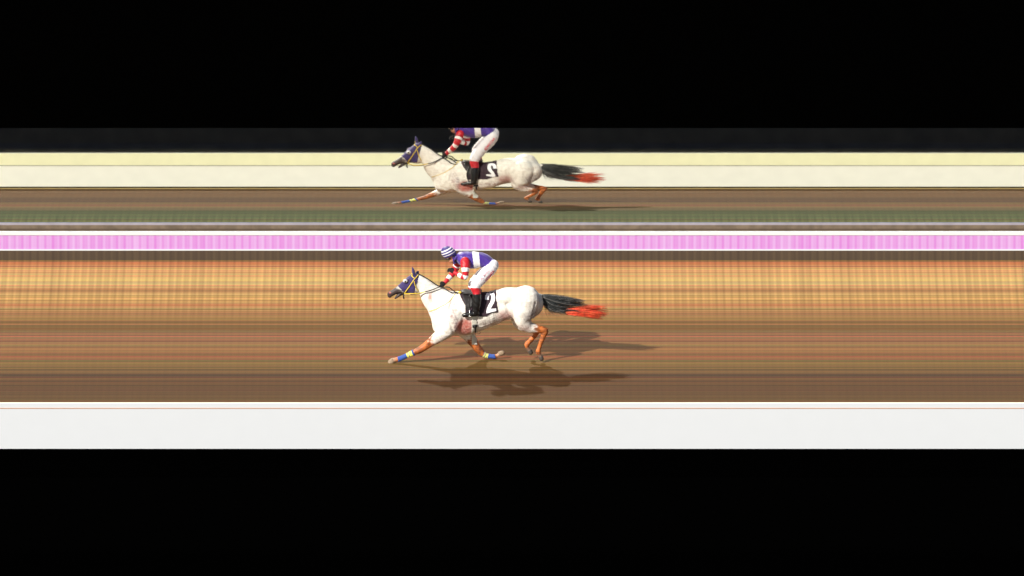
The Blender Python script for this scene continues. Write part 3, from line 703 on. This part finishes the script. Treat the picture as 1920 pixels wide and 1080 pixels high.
chn = {'NA': [vc(x, y, d) for x, y, r, d in NA], 'FA': [vc(x, y, d) for x, y, r, d in FA], 'NL': [wc(x, y, d) for x, y, r, d in NL], 'FL': [wc(x, y, d) for x, y, r, d in FL],
       'NH': [h1w, h1m, h1m + Vector((-.09, .02, .02))], 'FH': [h2w, h2m, h2m + Vector((-.06, 0, -.06))], 'T': [wc(965, 265), wc(1080, 285), wc(1200, 285), wc(1290, 320)], 'P': [wc(1310, 335), wc(1345, 370)],
       'HD': [wc(925, 258), wc(865, 230), wc(892, 285)], 'NF': [wc(x, y, d) for x, y, r, d in NFt], 'FF': [wc(x, y, d) for x, y, r, d in FFt]}
rad = {'NA': .055, 'FA': .05, 'NL': .10, 'FL': .10, 'NH': .035, 'FH': .035, 'T': .16, 'P': .15, 'HD': .085, 'NF': .045, 'FF': .045}
K = list(chn); D = []; T = {}
for k in K:
    d, t = chain_dist(jc, chn[k]); T[k] = t; D.append(d - rad[k])
ow = np.array(K)[np.argmin(np.stack(D), 0)]
skin = mat('tanned skin', (.45, .20, .12), .5, .15, 60)
jb = link('body', jme, skin, jockey)
def js(keep, off, name, m, midx=None, parent=jockey, **k): return shell(jco, jno, jf, keep, off, name, m, parent, midx, **k)
spurp = mat('purple silk', srgb(66, 38, 136), .45, .18, 14, .8, sheen=.3); swht = mat('white silk', (.80, .79, .78), .5, .05, 14, .7); sred = mat('red silk', srgb(190, 26, 40), .5, .2, 16, .8)
# torso silks with a white band
isT = (ow == 'T')
b0 = wc(1118, 200), wc(1182, 200); bx = jc[:, 0]
zrel = (jc[:, 2] - wc(0, 285).z); cxb = wc(1148, 285).x + zrel * -.12 + .02
band = (np.abs(bx - cxb) < .060) & isT
collar = (bx < wc(962, 240).x) & isT
silks = js(isT, .008, 'silks', [spurp, swht], midx=band.astype(int), wrinkle=.003)
def stripes(t, edges):
    m = np.zeros(len(t), int)
    for a, b_ in edges: m[(t > a) & (t < b_)] = 1
    return m
js(ow == 'NA', .009, 'sleeve', [sred, swht], midx=stripes(T['NA'], [(1.65, 2.45), (3.35, 4.2), (5.05, 5.95)]), wrinkle=.002)
js(ow == 'FA', .009, 'sleeve', [sred, swht], midx=stripes(T['FA'], [(.9, 1.35), (2.65, 3.2), (4.3, 5.25)]), wrinkle=.002)
glv = mat('black glove', (.010, .008, .009), .95, .3, 60, .5)
js(ow == 'NH', .003, 'glove', glv); js(ow == 'FH', .003, 'glove', glv)
wbr = mat('white breeches cloth', (.76, .73, .76), .65, .08, 11, .9)
isP = (ow == 'P') | ((ow == 'NL') & (T['NL'] < 4.75)) | ((ow == 'FL') & (T['FL'] < 4.75))
br = js(isP, .007, 'breeches', wbr, wrinkle=.003)
for k, s in (('NL', 'NF'), ('FL', 'FF')):
    js((ow == k) & (T[k] >= 4.75) & (T[k] < 6.25), .007, 'boot_top', sred)
    js(((ow == k) & (T[k] >= 6.25)) | (ow == s), .010, 'boot', mat('polished black boot', (.007, .007, .008), .28, .2, 20), wrinkle=.0015)
JB = BVHTree.FromPolygons([v.co + root_of(jockey) for v in br.data.vertices], [tuple(p.vertices) for p in br.data.polygons])
ltr = mat('red lettering', (.70, .05, .09), .6, .1, 30); ltp = mat('faded pink lettering', (.72, .36, .42), .6, .1, 30)
for s in (-1, 1):
    a = vc(1098, 672, -.25); letters('AKDEMİR', a.x, a.z, R(-49 * s), .062, s, JB, 'lettering', ltr, br)
    if s > 0: continue
    a = vc(1010, 612, -.25); letters('A. BALLI', a.x, a.z, R(49), .056, s, JB, 'lettering', ltp, br)
# helmet: padded cap with hoops
hel = []; hc0 = wc(848, 206)
hm = fuse([ball(hc0, .150, .118, .118, R(-28), 28), ball(wc(872, 226), .118, .110, .085, R(-28), 24)], .006, 3)
vco, vno = arrays(hm); hf = faces_of(hm); hcn = np.array([vco[list(f)].mean(0) for f in hf])
ax2 = np.array([math.sin(R(-22)), 0, math.cos(R(-22))]); hh = (hcn - np.array(hc0)) @ np.array([-.42, 0, .90])
fd = (hcn - np.array(hc0)) @ np.array([-.42, 0, .90]) > -.052
mi = np.zeros(len(hf), int)
for a, b_ in ((-.016, -.003), (.028, .046), (.074, .092)): mi[(hh > a) & (hh < b_)] = 1
helmet = shell(vco, vno, hf, fd, .002, 'helmet', [mat('navy purple cap', srgb(62, 52, 118), .5, .2, 40), swht], jockey, mi)
# goggles, strap
gg = fuse([ball(wc(846, 268, 0), .030, .072, .028, R(-40)), ball(wc(862, 262, -.05), .035, .03, .026, R(-40)), ball(wc(862, 262, .05), .035, .03, .026, R(-40))], .005, 2)
link('goggles', gg, mat('dark goggles', (.015, .013, .016), .12, .1, 20), helmet)
mb = MB()
for s in (-1, 1): mb.add(*tube([wc(905, 235, s * .098), wc(918, 262, s * .088), wc(922, 292, s * .06), wc(908, 318, s * .02), wc(904, 322, 0)], .011, 6))
mb.build('chin_strap', glv, helmet)
# stirrups
for s in (-1, 1):
    dx = 0 if s < 0 else -35
    c = wc(1085 + dx, 905, s * .335); mb = MB()
    mb.add(*tube([c + Vector((0, y, z)) for y, z in ((-.055, 0), (-.055, .05), (-.03, .10), (0, .12), (.03, .10), (.055, .05), (.055, 0), (-.055, 0))], .008, 6, 2))
    mb.add(*box_data(c.x - .03, c.x + .03, c.y - .055, c.y + .055, c.z - .012, c.z)); st_ = mb.build('stirrup_iron', steel, saddle)
    mb = MB(); mb.add(*tube([c + Vector((0, 0, .12)), c + Vector((-.02, -s * .02, .3)), Vector((uc(500, 160).x, s * .16, uc(500, 160).z))], .011, 6)); mb.build('stirrup_leather', lea, saddle)
